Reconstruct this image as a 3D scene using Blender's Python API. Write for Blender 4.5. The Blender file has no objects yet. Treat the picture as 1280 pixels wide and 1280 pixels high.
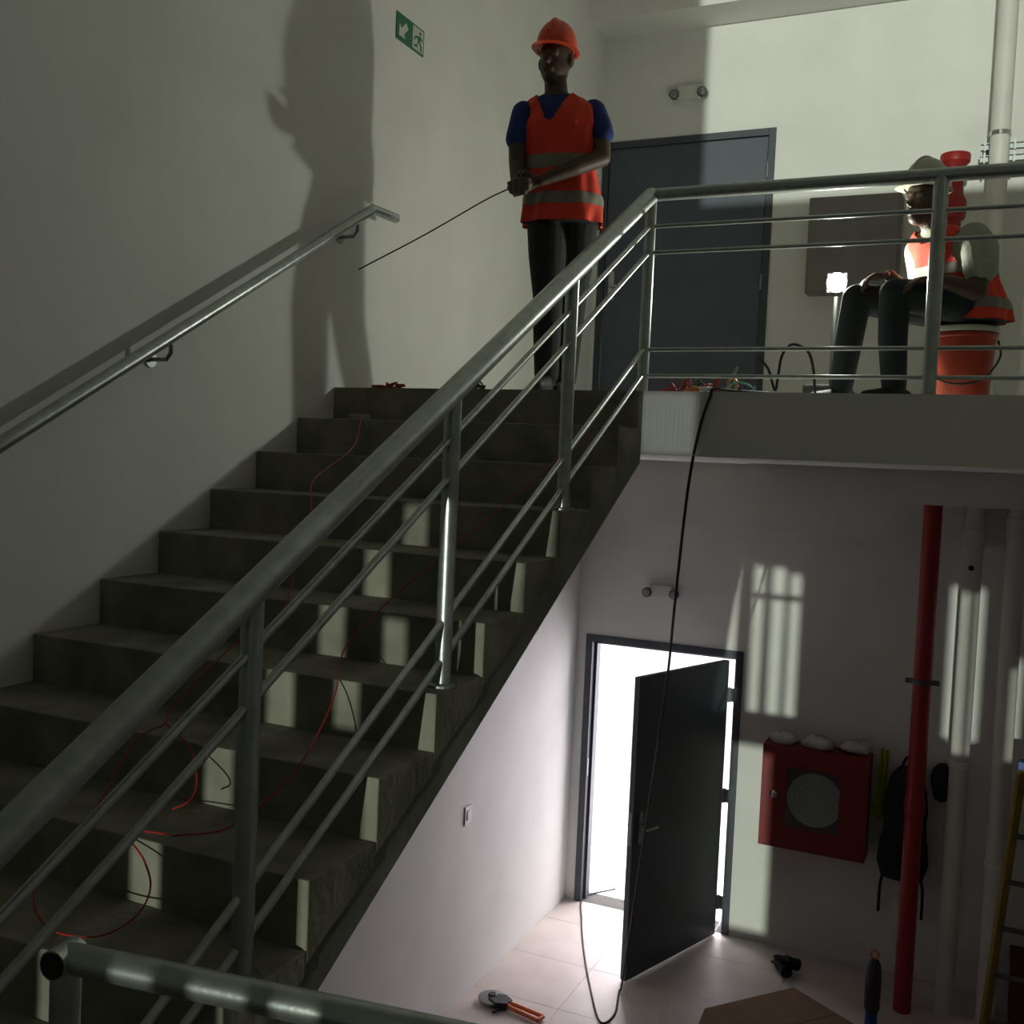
import bpy, bmesh, math, random
from mathutils import Vector, Matrix
random.seed(7)
scene = bpy.context.scene
C = scene.collection

# ------------------------------------------------------------------ camera
FPX, CX, CY, CZ, YAW, PIT, ROL = 1302.83, 2.89687, -7.60904, -0.31875, -0.43183, -0.0482, 0.04376
fw = Vector((math.sin(YAW)*math.cos(PIT), math.cos(YAW)*math.cos(PIT), math.sin(PIT)))
rt = Vector((math.cos(YAW), -math.sin(YAW), 0)); up0 = rt.cross(fw)
cr, sr = math.cos(ROL), math.sin(ROL)
RT = cr*rt + sr*up0; UP = -sr*rt + cr*up0
CAM = Vector((CX, CY, CZ))
cd = bpy.data.cameras.new('camera'); cam = bpy.data.objects.new('camera', cd); C.objects.link(cam)
cd.sensor_width = 36; cd.lens = FPX/1280*36; cd.clip_start = .02
m3 = Matrix((RT, UP, -fw)).transposed()
cam.matrix_world = Matrix.Translation(CAM) @ m3.to_4x4()
scene.camera = cam
def ray(x, y): return fw + RT*((x-640)/FPX) + UP*((640-y)/FPX)
def onX(x, y, X): d = ray(x, y); return CAM + d*((X-CX)/d.x)
def onY(x, y, Y): d = ray(x, y); return CAM + d*((Y-CY)/d.y)
def onZ(x, y, Z): d = ray(x, y); return CAM + d*((Z-CZ)/d.z)

# ------------------------------------------------------------------ world, sun, exposure
w = bpy.data.worlds.new('world'); scene.world = w; w.use_nodes = True
bg = w.node_tree.nodes['Background']; bg.inputs[0].default_value = (1.0, .965, 1.0, 1); bg.inputs[1].default_value = .08
SUN_DX, SUN_E = -.065, .02          # low sun travelling along +Y
sd = bpy.data.lights.new('sun', 'SUN'); sd.energy = 1.55; sd.angle = math.radians(.5); sd.color = (.93, 1, .86)
so = bpy.data.objects.new('sun', sd); C.objects.link(so)
so.rotation_euler = Vector((SUN_DX, 1, -SUN_E)).to_track_quat('-Z', 'Y').to_euler(); so.location = (2, -14, 2)
ad = bpy.data.lights.new('courtyard_daylight', 'AREA'); ad.shape = 'RECTANGLE'; ad.size = 3.0; ad.size_y = 2.6; ad.energy = 118; ad.color = (.98, .885, 1)
ao = bpy.data.objects.new('courtyard_daylight', ad); C.objects.link(ao); ao.location = (.55, 1.3, -2.45); ao.rotation_euler = (math.radians(-90), 0, 0)
kd = bpy.data.lights.new('doorway_whitening_lamp', 'AREA'); kd.shape = 'RECTANGLE'; kd.size = 5; kd.size_y = 2.4; kd.energy = 560; kd.color = (1, .97, 1)
ko = bpy.data.objects.new('doorway_whitening_lamp', kd); C.objects.link(ko); ko.location = (.5, 2.2, 1.2); ko.rotation_euler = (math.radians(16), 0, 0)  # added area lamp, whitens the ground and added wall behind the open door
vs = scene.view_settings
scene.display_settings.display_device = 'sRGB'
vs.view_transform = 'Standard'; vs.look = 'None'; vs.gamma = 1; vs.exposure = 0; vs.use_curve_mapping = False

# ------------------------------------------------------------------ materials
MATS = {}
def mat(name, col, rough=.6, metal=0, noise=.12, scale=6, bump=0, bscale=60, emit=None, alpha=None, trans=0, stretch=None):
    m = bpy.data.materials.new(name); m.use_nodes = True; nt = m.node_tree; b = nt.nodes['Principled BSDF']
    b.inputs['Roughness'].default_value = rough; b.inputs['Metallic'].default_value = metal
    tc = nt.nodes.new('ShaderNodeTexCoord'); src = tc.outputs['Object']
    if stretch:
        mp = nt.nodes.new('ShaderNodeMapping'); mp.inputs['Scale'].default_value = stretch
        nt.links.new(src, mp.inputs['Vector']); src = mp.outputs['Vector']
    n = nt.nodes.new('ShaderNodeTexNoise'); n.inputs['Scale'].default_value = scale; n.inputs['Detail'].default_value = 6
    nt.links.new(src, n.inputs['Vector'])
    r = nt.nodes.new('ShaderNodeValToRGB'); r.color_ramp.elements[0].position = .3; r.color_ramp.elements[1].position = .7
    r.color_ramp.elements[0].color = tuple(max(0, c*(1-noise)) for c in col)+(1,)
    r.color_ramp.elements[1].color = tuple(min(1, c*(1+noise)) for c in col)+(1,)
    nt.links.new(n.outputs['Fac'], r.inputs['Fac']); nt.links.new(r.outputs['Color'], b.inputs['Base Color'])
    if bump:
        n2 = nt.nodes.new('ShaderNodeTexNoise'); n2.inputs['Scale'].default_value = bscale; n2.inputs['Detail'].default_value = 4
        nt.links.new(src, n2.inputs['Vector'])
        bp = nt.nodes.new('ShaderNodeBump'); bp.inputs['Strength'].default_value = bump; bp.inputs['Distance'].default_value = .01
        nt.links.new(n2.outputs['Fac'], bp.inputs['Height']); nt.links.new(bp.outputs['Normal'], b.inputs['Normal'])
    if trans: b.inputs['Transmission Weight'].default_value = trans
    if emit:
        b.inputs['Emission Color'].default_value = emit[0]+(1,); b.inputs['Emission Strength'].default_value = emit[1]
    MATS[name] = m; return m
mat('plaster', (.74, .74, .70), .75, noise=.05, scale=2.2, bump=.06, bscale=14)
mat('plaster_bare', (.60, .59, .55), .85, noise=.08, scale=3, bump=.1, bscale=20)
mat('concrete', (.21, .205, .16), .88, noise=.3, scale=7, bump=.25, bscale=45)
mat('concrete_side', (.20, .20, .17), .85, noise=.22, scale=4, bump=.2, bscale=30)
mat('galvanised', (.42, .45, .43), .34, metal=.85, noise=.14, scale=25, bump=.04, bscale=90)
mat('galvanised_dark', (.30, .32, .31), .4, metal=.85, noise=.15, scale=25)
mat('bore_shade', (.01, .01, .01), .9)  # flat black, the darkness of a hollow put into the colour
mat('door_paint', (.075, .093, .118), .5, noise=.1, scale=3, bump=.03, bscale=50)
mat('frame_paint', (.05, .06, .072), .5, noise=.1)
mat('tile', (.62, .55, .50), .42, noise=.08, scale=4, bump=.03, bscale=30)
mat('grout', (.45, .40, .35), .9)
mat('red_paint', (.30, .014, .012), .42, noise=.12, scale=5)
mat('cabinet_red', (.20, .010, .012), .45, noise=.12, scale=5)
mat('pvc', (.66, .65, .60), .45, noise=.06, scale=3)
mat('white_plastic', (.66, .66, .62), .5, noise=.05)
mat('dark_plastic', (.02, .02, .022), .5)
mat('black_rubber', (.012, .012, .013), .6)
mat('chrome', (.6, .6, .6), .22, metal=1, noise=.05)
mat('steel', (.28, .29, .30), .38, metal=.9)
mat('orange_vest', (.76, .055, .024), .8, noise=.12, scale=9, bump=.2, bscale=70)
mat('orange_plastic', (.70, .065, .02), .38, noise=.06)
mat('bucket_orange', (.42, .045, .016), .45, noise=.1)
mat('reflective', (.20, .19, .15), .5, noise=.1)
mat('blue_shirt', (.012, .030, .16), .85, noise=.2, scale=14, bump=.2, bscale=60)
mat('pale_shirt', (.36, .38, .30), .85, noise=.1, scale=12, bump=.2, bscale=60)
mat('trousers', (.014, .014, .012), .88, noise=.25, scale=10, bump=.25, bscale=40)
mat('jeans', (.016, .024, .026), .88, noise=.25, scale=10, bump=.25, bscale=40)
mat('skin', (.075, .042, .026), .55, noise=.12, scale=20)
mat('hair', (.008, .007, .006), .8, noise=.3)
mat('shoe', (.012, .011, .010), .6)
mat('beige_hat', (.52, .50, .40), .42, noise=.05)
mat('sign_green', (.005, .13, .06), .5, noise=.05)
mat('sign_white', (.52, .54, .46), .5, noise=.03)
mat('hi_vis_yellow', (.30, .38, .012), .8, noise=.2, scale=12, bump=.2)
mat('black_fabric', (.008, .008, .009), .8, noise=.3, scale=20, bump=.2)
mat('bag_plastic', (.52, .50, .48), .4, noise=.1, scale=8, bump=.3, bscale=25)
mat('hose', (.50, .50, .47), .7, noise=.08, scale=30, bump=.2)
mat('wire_red', (.34, .02, .012), .55)
mat('wire_teal', (.10, .38, .33), .5)
mat('wire_copper', (.55, .22, .07), .4, metal=.5)
mat('cardboard', (.25, .165, .10), .9, noise=.12, scale=8)
mat('ladder_yellow', (.28, .20, .02), .5, noise=.15)
mat('tool_blue', (.015, .05, .22), .4)
mat('tool_orange', (.62, .16, .04), .45)
mat('box_dark_red', (.08, .018, .014), .7, noise=.2)
mat('grey_paint', (.10, .10, .10), .6)
mat('ground_out', (.75, .73, .72), .9)
mat('lamp_emit', (1, 1, 1), .3, emit=((.9, 1, .92), 60))
mat('mortar', (.34, .33, .29), .9, noise=.2, scale=15)
g = bpy.data.materials.new('glass'); g.use_nodes = True; nt = g.node_tree; MATS['glass'] = g
tr = nt.nodes.new('ShaderNodeBsdfTransparent'); tr.inputs[0].default_value = (.86, .9, .88, 1); gs = nt.nodes.new('ShaderNodeBsdfGlossy'); gs.inputs['Roughness'].default_value = .08
mx = nt.nodes.new('ShaderNodeMixShader'); mx.inputs[0].default_value = .08
nt.links.new(tr.outputs[0], mx.inputs[1]); nt.links.new(gs.outputs[0], mx.inputs[2]); nt.links.new(mx.outputs[0], nt.nodes['Material Output'].inputs['Surface'])
mat('eye_white', (.16, .15, .14), .4); mat('panel_grey', (.20, .185, .18), .5, noise=.08)

# ------------------------------------------------------------------ mesh helpers
class MB:
    def __init__(s): s.v = []; s.f = []; s.mi = []
    def add(s, vs, fs, mi=0):
        o = len(s.v); s.v += [tuple(v) for v in vs]; s.f += [tuple(i+o for i in f) for f in fs]; s.mi += [mi]*len(fs); return s
    def box(s, a, b, mi=0):
        x0, y0, z0 = a; x1, y1, z1 = b
        return s.add([(x0,y0,z0),(x1,y0,z0),(x1,y1,z0),(x0,y1,z0),(x0,y0,z1),(x1,y0,z1),(x1,y1,z1),(x0,y1,z1)],
                     [(0,3,2,1),(4,5,6,7),(0,1,5,4),(1,2,6,5),(2,3,7,6),(3,0,4,7)], mi)
    def obox(s, c, half, rot, mi=0):
        vs = [Vector(c)+rot@Vector((sx*half[0], sy*half[1], sz*half[2])) for sz in (-1,1) for sx, sy in ((-1,-1),(1,-1),(1,1),(-1,1))]
        return s.add(vs, [(0,3,2,1),(4,5,6,7),(0,1,5,4),(1,2,6,5),(2,3,7,6),(3,0,4,7)], mi)
    def tube(s, pts, rad, n=12, cap=True, mi=0):
        pts = [Vector(p) for p in pts]; k = len(pts)
        rads = rad if isinstance(rad, (list, tuple)) else [rad]*k
        tans = [(pts[min(i+1,k-1)]-pts[max(i-1,0)]).normalized() for i in range(k)]
        t = tans[0]; a = Vector((0,0,1)) if abs(t.z) < .9 else Vector((1,0,0))
        u = t.cross(a).normalized(); o = len(s.v)
        for i in range(k):
            t = tans[i]; u = (u - t*u.dot(t)).normalized(); v = t.cross(u)
            for j in range(n):
                an = 2*math.pi*j/n; s.v.append(tuple(pts[i]+(u*math.cos(an)+v*math.sin(an))*rads[i]))
        for i in range(k-1):
            for j in range(n):
                s.f.append((o+i*n+j, o+i*n+(j+1)%n, o+(i+1)*n+(j+1)%n, o+(i+1)*n+j)); s.mi.append(mi)
        if cap:
            s.f.append(tuple(o+j for j in range(n))[::-1]); s.mi.append(mi)
            s.f.append(tuple(o+(k-1)*n+j for j in range(n))); s.mi.append(mi)
        return s
    def lathe(s, prof, n=24, axis='z', c=(0,0,0), mi=0, rot=None):
        o = len(s.v); c = Vector(c)
        for r, h in prof:
            for j in range(n):
                an = 2*math.pi*j/n; p = Vector((r*math.cos(an), r*math.sin(an), h))
                if axis == 'y': p = Vector((p.x, p.z, p.y))
                if axis == 'x': p = Vector((p.z, p.x, p.y))
                if rot: p = rot@p
                s.v.append(tuple(c+p))
        for i in range(len(prof)-1):
            for j in range(n):
                s.f.append((o+i*n+j, o+i*n+(j+1)%n, o+(i+1)*n+(j+1)%n, o+(i+1)*n+j)); s.mi.append(mi)
        s.f.append(tuple(o+j for j in range(n))[::-1]); s.mi.append(mi)
        s.f.append(tuple(o+(len(prof)-1)*n+j for j in range(n))); s.mi.append(mi)
        return s
    def loft(s, rings, closed_ends=True, mi=0):
        o = len(s.v); n = len(rings[0])
        for r in rings: s.v += [tuple(p) for p in r]
        for i in range(len(rings)-1):
            for j in range(n):
                s.f.append((o+i*n+j, o+i*n+(j+1)%n, o+(i+1)*n+(j+1)%n, o+(i+1)*n+j)); s.mi.append(mi)
        if closed_ends:
            s.f.append(tuple(o+j for j in range(n))[::-1]); s.mi.append(mi)
            s.f.append(tuple(o+(len(rings)-1)*n+j for j in range(n))); s.mi.append(mi)
        return s
    def prism(s, poly, a, b, axis='x', mi=0):
        # poly in the two other axes, extruded from a to b along axis
        n = len(poly)
        def P(u, v, h): return {'x': (h,u,v), 'y': (u,h,v), 'z': (u,v,h)}[axis]
        vs = [P(u,v,a) for u,v in poly]+[P(u,v,b) for u,v in poly]
        return s.add(vs, [tuple(range(n))[::-1], tuple(range(n,2*n))]+[(i,(i+1)%n,n+(i+1)%n,n+i) for i in range(n)], mi)
    def build(s, name, mats, parent=None, smooth=False, bevel=0):
        me = bpy.data.meshes.new(name); me.from_pydata(s.v, [], s.f)
        mats = mats if isinstance(mats, (list, tuple)) else [mats]
        for m in mats: me.materials.append(MATS[m])
        me.polygons.foreach_set('material_index', s.mi)
        bm = bmesh.new(); bm.from_mesh(me); bmesh.ops.recalc_face_normals(bm, faces=bm.faces)
        if bevel: bmesh.ops.bevel(bm, geom=bm.edges[:], offset=bevel, segments=2, affect='EDGES', profile=.5)
        bm.to_mesh(me); bm.free()
        if smooth:
            me.polygons.foreach_set('use_smooth', [True]*len(me.polygons)); me.set_sharp_from_angle(angle=math.radians(40))
        o = bpy.data.objects.new(name, me); C.objects.link(o)
        if parent: o.parent = parent
        return o
def tag(o, label, cat, group=None):
    o['label'] = label; o['category'] = cat
    if group: o['group'] = group
    return o
def empty(name, loc=(0,0,0), rz=0):
    o = bpy.data.objects.new(name, None); C.objects.link(o); o.location = loc; o.rotation_euler.z = rz; o.empty_display_size = .1; return o
def struct(o): o['kind'] = 'structure'; return o
def crom(pts, n=8):
    pts = [Vector(p) for p in pts]; out = []
    P = [pts[0]*2-pts[1]]+pts+[pts[-1]*2-pts[-2]]
    for i in range(1, len(P)-2):
        for k in range(n):
            t = k/n; a, b, c, d = P[i-1], P[i], P[i+1], P[i+2]
            out.append(.5*((2*b)+(c-a)*t+(2*a-5*b+4*c-d)*t*t+(3*b-a-3*c+d)*t*t*t))
    out.append(pts[-1]); return out
def grid_wall(name, axis, c0, c1, us, zs, holes, m):
    """wall slab between c0..c1 on 'axis'; us/zs = outer (min,max); holes = (u0,u1,z0,z1)"""
    U = sorted({us[0], us[1]}|{h[i] for h in holes for i in (0,1)}); Z = sorted({zs[0], zs[1]}|{h[i] for h in holes for i in (2,3)})
    b = MB()
    for i in range(len(U)-1):
        j = 0
        while j < len(Z)-1:
            def hole(jj):
                um = (U[i]+U[i+1])/2; zm = (Z[jj]+Z[jj+1])/2
                return any(h[0] < um < h[1] and h[2] < zm < h[3] for h in holes)
            if hole(j): j += 1; continue
            k = j
            while k+1 < len(Z)-1 and not hole(k+1): k += 1
            if axis == 'y': b.box((U[i], c0, Z[j]), (U[i+1], c1, Z[k+1]))
            else: b.box((c0, U[i], Z[j]), (c1, U[i+1], Z[k+1]))
            j = k+1
    return struct(b.build(name, m))

# ------------------------------------------------------------------ dimensions (metres; left wall X=0, back wall Y=0, upper landing Z=0)
W, R, T, YT, H = 1.545, .1607, .2835, -3.418, 3.7535
NR = 12
ZM = -NR*R; YM = YT-(NR-1)*T                 # half landing level and its edge
XRW, YF, ZC = 4.2, -9.0, 3.42                # right wall, front wall, ceiling
HF = .2645

# ------------------------------------------------------------------ room shell
struct(MB().box((-.2, YF-.2, -H-.2), (0, .2, ZC+.15)).build('wall_left', 'plaster'))
struct(MB().box((XRW, YF-.2, -H-.2), (XRW+.2, .2, ZC+.15)).build('wall_right', 'plaster'))
grid_wall('wall_back', 'y', 0, .2, (0, XRW), (-H-.2, ZC+.15), [(.0796, 1.3072, -H, -H+2.12), (.03, 1.3366, 0, 2.143)], 'plaster')
sun_patch_holes = [(1.40, 4.1, 1.80, 3.36), (1.23, 1.325, -1.90, -.40), (1.47, 1.55, -1.02, -.74), (1.735, 1.83, -1.90, -.36),
      *[(1.908+i*.018, 1.908+i*.018+.009, -.15, .11) for i in range(13)],  # unseen fine slats, added only to dim the sun patch on the landing edge
      (1.945, 2.015, -1.90, -.82), (2.075, 2.165, -1.90, -.82), (2.205, 2.275, -1.90, -.86),
      (1.84, 2.155, -3.50, -2.135), (3.27, 3.35, -1.90, -.85), (3.40, 3.47, -1.90, -.85), (3.63, 3.72, -1.90, -1.3)]
grid_wall('wall_front', 'y', YF-.06, YF, (0, XRW), (-H-.2, ZC+.15), sun_patch_holes, 'plaster')  # unseen wall behind the viewer, openings shaped to throw the sun patches
struct(MB().box((-.2, YF-.2, ZC), (XRW+.2, .2, ZC+.15)).build('ceiling', 'plaster'))
fl = struct(MB().box((0, YF, -H-.2), (XRW, .2, -H-.012)).build('floor', 'grout'))
# floor tiles, 60 cm
tm = MB().box((-.2992, -.2992, -.012), (.2992, .2992, 0)).build('floor_tile', 'tile', fl, bevel=.0015)
first = True
for i in range(7):
    for j in range(16):
        o = tm if first else tm.copy()
        if not first: C.objects.link(o)
        first = False; o.parent = fl; o.location = (.3+i*.6, .2-.3-j*.6, -H)
        if .3+i*.6+.3 > XRW+.01 or .2-.3-j*.6-.3 < YF: bpy.data.objects.remove(o) if o is not tm else None
struct(MB().box((-6, .2, -H-.25), (9, 14, -H-.03)).build('ground_outside', 'ground_out'))
struct(MB().box((-6, 4.2, -H-.03), (9, 4.4, 1.5)).build('doorway_reflector_wall', 'ground_out'))  # white wall added outside so the doorway reads bright and bounces light in
# upper landing slab with its white edge
b = MB(); b.box((0, YT+.012, -HF), (W, 0, 0)); b.box((W, YT, -HF), (XRW, 0, 0))
struct(b.build('landing_slab', 'plaster'))
struct(MB().box((W, -1.25, -.4614), (XRW, -1.0, -HF)).build('ceiling_beam', 'plaster'))
struct(MB().box((0, -.30, -.725), (XRW, 0, -HF)).build('ceiling_beam', 'plaster'))
struct(MB().box((0, -.35, 2.92), (XRW, 0, ZC)).build('ceiling_beam', 'plaster'))
struct(MB().box((0, YF, ZM-.2), (XRW, YM-.0, ZM)).build('half_landing_slab', 'concrete'))

# ------------------------------------------------------------------ stairs
def pitch(y): return (y-YT)*R/T
ya, yb = YT+.012, YM
slab = MB().prism([(ya, -HF), (ya, -R), (yb, pitch(yb)-R+.0), (yb, ZM-.2), (yb+.1, pitch(yb+.1)-.315), (YT+.01, pitch(YT)-.30)], 0, W-.004, 'x').build('stair_flight', 'concrete_side')
struct(slab); slab['label'] = 'bare concrete stair flight rising along the left wall'
MB().box((0, YT, -R-.004), (W, YT+.012, 0)).build('step', 'concrete', slab)
for k in range(1, NR):
    y0 = YT-k*T
    st = MB().prism([(y0, -k*R-R-.035), (y0, -k*R), (y0+T, -k*R), (y0+T, -k*R-.06)], 0, W, 'x').build('step', 'concrete', slab, bevel=.004)
# flight going down from the half landing to the ground floor
r2 = (H+ZM)/12; XD0, XD1 = 2.5, XRW
sl2 = struct(MB().prism([(YM, ZM-.2), (YM, ZM-r2), (YM+11*T, -H), (YM+11*T-.4, -H)], XD0, XD1, 'x').build('stair_flight', 'concrete_side'))
sl2['label'] = 'bare concrete stair flight going down to the ground floor'
for k in range(1, 12):
    y0 = YM+k*T
    MB().prism([(y0, ZM-k*r2), (y0, ZM-k*r2-r2), (y0-T, ZM-k*r2-.04), (y0-T, ZM-k*r2)], XD0, XD1, 'x').build('step', 'concrete', sl2, bevel=.004)

# ------------------------------------------------------------------ doors
d1 = struct(empty('door_1', (.0796, 0, -H)))
d1['label'] = 'open dark grey steel door on the ground floor letting in daylight'
X0, X1, HT = 0, 1.2276, 2.12
f_ = MB().box((X0, -.012, 0), (X0+.055, .13, HT)).box((X1-.055, -.012, 0), (X1, .13, HT)).box((X0+.055, -.012, HT-.055), (X1-.055, .13, HT))
f_.box((X0+.055, .05, 0), (X0+.075, .13, HT-.055)).box((X0+.055, .05, HT-.075), (X1-.055, .13, HT-.055))
f_.build('door_frame', 'frame_paint', d1, bevel=.002)
MB().box((X0+.0551, -.002, 1.0), (X0+.058, .022, 1.14)).build('strike_plate', 'steel', d1)
hx, hy = 1.205-.0796, -.03
ang = math.atan2(-1.071+.03, .845-1.205)
leaf = MB().box((.02, -.022, .012), (1.10, .022, 2.055)).build('door_leaf', 'door_paint', d1, bevel=.003)
leaf.location = (hx, hy, 0); leaf.rotation_euler.z = ang
for z in (.25, 1.05, 1.80):
    MB().tube([(.0, .02, z-.055), (.0, .02, z+.055)], .011, 10).box((.0, .016, z-.05), (.03, .024, z+.05)).box((-.012, .012, z-.05), (.0, .055, z+.05)).build('hinge', 'steel', leaf)
for s in (1, -1):
    MB().box((1.0, s*.022, .93), (1.045, s*.03, 1.15)).tube([(1.022, s*.03, 1.03), (1.022, s*.075, 1.03), (1.01, s*.08, 1.03), (.90, s*.08, 1.03)], .009, 10).build('lever_handle', 'chrome', leaf, smooth=True)
MB().box((1.1005, -.012, .93), (1.103, .012, 1.15)).build('lock_plate', 'steel', leaf)

d2 = struct(empty('door_2', (.03, 0, 0))); d2['label'] = 'closed dark grey steel door on the upper landing'
Wd, Hd = 1.3066, 2.143
MB().box((0, -.012, 0), (.05, .13, Hd)).box((Wd-.05, -.012, 0), (Wd, .13, Hd)).box((.05, -.012, Hd-.05), (Wd-.05, .13, Hd)).build('door_frame', 'frame_paint', d2, bevel=.002)
l2 = MB().box((.055, .004, .01), (Wd-.055, .05, Hd-.055)).build('door_leaf', 'door_paint', d2, bevel=.003)
for z in (.25, 1.05, 1.85):
    MB().tube([(Wd-.05, -.008, z-.055), (Wd-.05, -.008, z+.055)], .010, 10).build('hinge', 'steel', l2)
MB().box((.09, -.004, .95), (.135, .004, 1.17)).tube([(.112, -.004, 1.05), (.112, -.05, 1.05), (.125, -.055, 1.05), (.235, -.055, 1.05)], .009, 10).build('lever_handle', 'chrome', l2, smooth=True)

# ------------------------------------------------------------------ railings
XP, PO, HR = 1.504, .108, .8365
BAR = (.128, .24, .645, .757)
RH, RP, RB = .033, .024, .0105
rail = tag(empty('stair_railing', (XP, YT, 0)), 'galvanised pipe railing with four thin bars climbing the concrete stair flight', 'railing')
def L(o, p): return Vector(p)-o.location
ytop = YT+PO
pz = lambda y: (y-ytop)*R/T
yend = ytop-NR*T
MB().tube([L(rail, p) for p in ((XP, ytop, HR), (XP, yend, pz(yend)+HR))], RH, 20).build('handrail', 'galvanised', rail, smooth=True)
py = []
for k in (0, 3, 6, 9, 12):
    y = ytop-k*T; z0 = -k*R if k < 12 else ZM
    py.append(y)
    po = MB().tube([L(rail, (XP, y, z0)), L(rail, (XP, y, pz(y)+HR-.01))], RP, 18).build('post', 'galvanised', rail, smooth=True)
    if k: MB().lathe([(.045, 0), (.045, .006), (.03, .01)], 20, c=L(rail, (XP, y, z0))).build('base_plate', 'galvanised_dark', po)
for bo in BAR:
    for i in range(4):
        y0, y1 = py[i]-.015, py[i+1]+.015
        MB().tube([L(rail, (XP, y0, pz(y0)+HR-bo)), L(rail, (XP, y1, pz(y1)+HR-bo))], RB, 10).build('bar', 'galvanised', rail, smooth=True)
# landing railing
yl = ytop
lr = tag(empty('landing_railing', (XP, yl, 0)), 'galvanised pipe guard railing along the edge of the upper landing', 'railing')
px_ = [XP+.02, 2.646, 3.79]
MB().tube([(0, 0, HR), (XRW-XP-.01, 0, HR)], .027, 20).build('handrail', 'galvanised', lr, smooth=True)
for x in px_[1:]:
    po = MB().tube([(x-XP, 0, 0), (x-XP, 0, HR)], .028, 18).build('post', 'galvanised', lr, smooth=True)
    MB().lathe([(.045, 0), (.045, .006), (.03, .01)], 20, c=(x-XP, 0, 0)).build('base_plate', 'galvanised_dark', po)
ends = [XP+.015]+px_[1:]+[XRW-.01]
for z in (.704, .594, .184, .072):
    for i in range(3):
        MB().tube([(ends[i]-XP, 0, z), (ends[i+1]-XP, 0, z)], RB*.85, 10).build('bar', 'galvanised', lr, smooth=True)
# guard rail of the half landing, right below the viewer
gz = -1.083; ge = onZ(62, 1207, gz); ge2 = onZ(394, 1261, gz); gdir = math.atan2(ge2.y-ge.y-.03, ge2.x-ge.x); gx0, gy, gx1 = ge.x, ge.y+.03, ge.x+.82
gr = tag(empty('guard_railing', (gx0, gy, ZM), gdir), 'galvanised pipe guard rail with an open mitred end on the half landing', 'railing')
gh = MB().tube([(gx1-gx0, 0, gz-ZM), (0, 0, gz-ZM)], .0225, 24).tube([(0, .022, gz-ZM), (0, -.03, gz-ZM)], .0226, 24).build('handrail', 'galvanised', gr, smooth=True)
MB().tube([(0, -.0301, gz-ZM), (0, -.0312, gz-ZM)], .0198, 24).build('open_end_shade', 'bore_shade', gh)  # solid black disc painted as the shade inside the pipe
for x in (.0, gx1-gx0-.03):
    po = MB().tube([(x, 0, 0), (x, 0, gz-ZM-.005)], .0225, 18).build('post', 'galvanised', gr, smooth=True)
    MB().lathe([(.045, 0), (.045, .006), (.03, .01)], 20, c=(x, 0, 0)).build('base_plate', 'galvanised_dark', po)
# wall handrail
wh = tag(empty('wall_handrail', (0, -3.29, .86)), 'galvanised pipe handrail fixed to the left wall above the stairs', 'handrail')
HX = .10; wa, wb, wc = onX(458, 266, HX), onX(0, 556, HX), onX(495, 273, HX)
hs_ = (wa.z-wb.z)/(wa.y-wb.y); hz = lambda y: wa.z+(y-wa.y)*hs_
ptsw = [(HX, -6.4, hz(-6.4)-.86), (HX, wa.y-.06, hz(wa.y-.06)-.86), (HX, wa.y, wa.z-.865), (HX, wa.y+.05, wc.z-.865), (HX, wc.y, wc.z-.86)]
MB().tube([(p[0], p[1]+3.29, p[2]) for p in ptsw], .024, 18).build('pipe', 'galvanised', wh, smooth=True)
for y in (-3.42, -4.62, -5.8):
    z = hz(y)-.86
    MB().tube([(.004, y+3.29, z-.085), (HX-.02, y+3.29, z-.085), (HX, y+3.29, z-.06), (HX, y+3.29, z-.02)], .008, 10).lathe([(.03, 0), (.03, .006)], 16, 'x', (0, y+3.29, z-.085)).build('bracket', 'galvanised_dark', wh, smooth=True)

# ------------------------------------------------------------------ pipes
def pipe(name, label, x, y, z0, z1, r, m, collars=(), cr_=1.18, clamps=()):
    t = tag(empty(name, (x, y, z0)), label, 'pipe')
    MB().tube([(0, 0, 0), (0, 0, z1-z0)], r, 24).build('pipe', m, t, smooth=True)
    for z, h in collars:
        MB().lathe([(r*1.02, z-z0), (r*cr_, z-z0+.006), (r*cr_, z-z0+h-.006), (r*1.02, z-z0+h)], 24).build('coupling', m, t, smooth=True)
    for z in clamps:
        MB().lathe([(r*1.12, z-z0), (r*1.12, z-z0+.03)], 24).box((-r*1.1-.04, -.012, z-z0), (-r*1.05, .012, z-z0+.03)).box((r*1.05, -.012, z-z0), (r*1.1+.04, .012, z-z0+.03)).build('clamp', 'grey_paint', t)
    return t
rx, ry, rr_ = 2.5548, -.5058, .056
rp = pipe('fire_riser', 'red steel fire riser pipe running up past the cabinets and ending in a flange', rx, ry, -H, 1.62, rr_, 'red_paint', collars=((-2.46, .10),), cr_=1.13, clamps=(-1.62,))
MB().lathe([(.04, 1.30+H), (.075, 1.31+H), (.082, 1.34+H), (.082, 1.42+H), (.06, 1.46+H), (.058, 1.50+H)], 24).build('valve_body', 'red_paint', rp, smooth=True)
MB().lathe([(.056, 1.62+H), (.062, 1.635+H), (.088, 1.66+H), (.09, 1.70+H), (.086, 1.71+H), (.05, 1.712+H)], 28).build('flange', 'red_paint', rp, smooth=True)
p1 = pipe('drain_pipe', 'white plastic drain pipe with an inspection hole beside the red riser', 2.80, -.40, -H, ZC, .058, 'pvc', collars=((-.74, .13), (-2.15, .05)), cr_=1.16)
MB().lathe([(.017, 0), (.017, .012), (.008, .014)], 16, 'y', (-.004, -.058, -.86+H), rot=Matrix.Rotation(math.pi, 3, 'Z')).build('inspection_hole_shade', 'bore_shade', p1)  # solid dark plug painted as the shade of a hole
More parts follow.
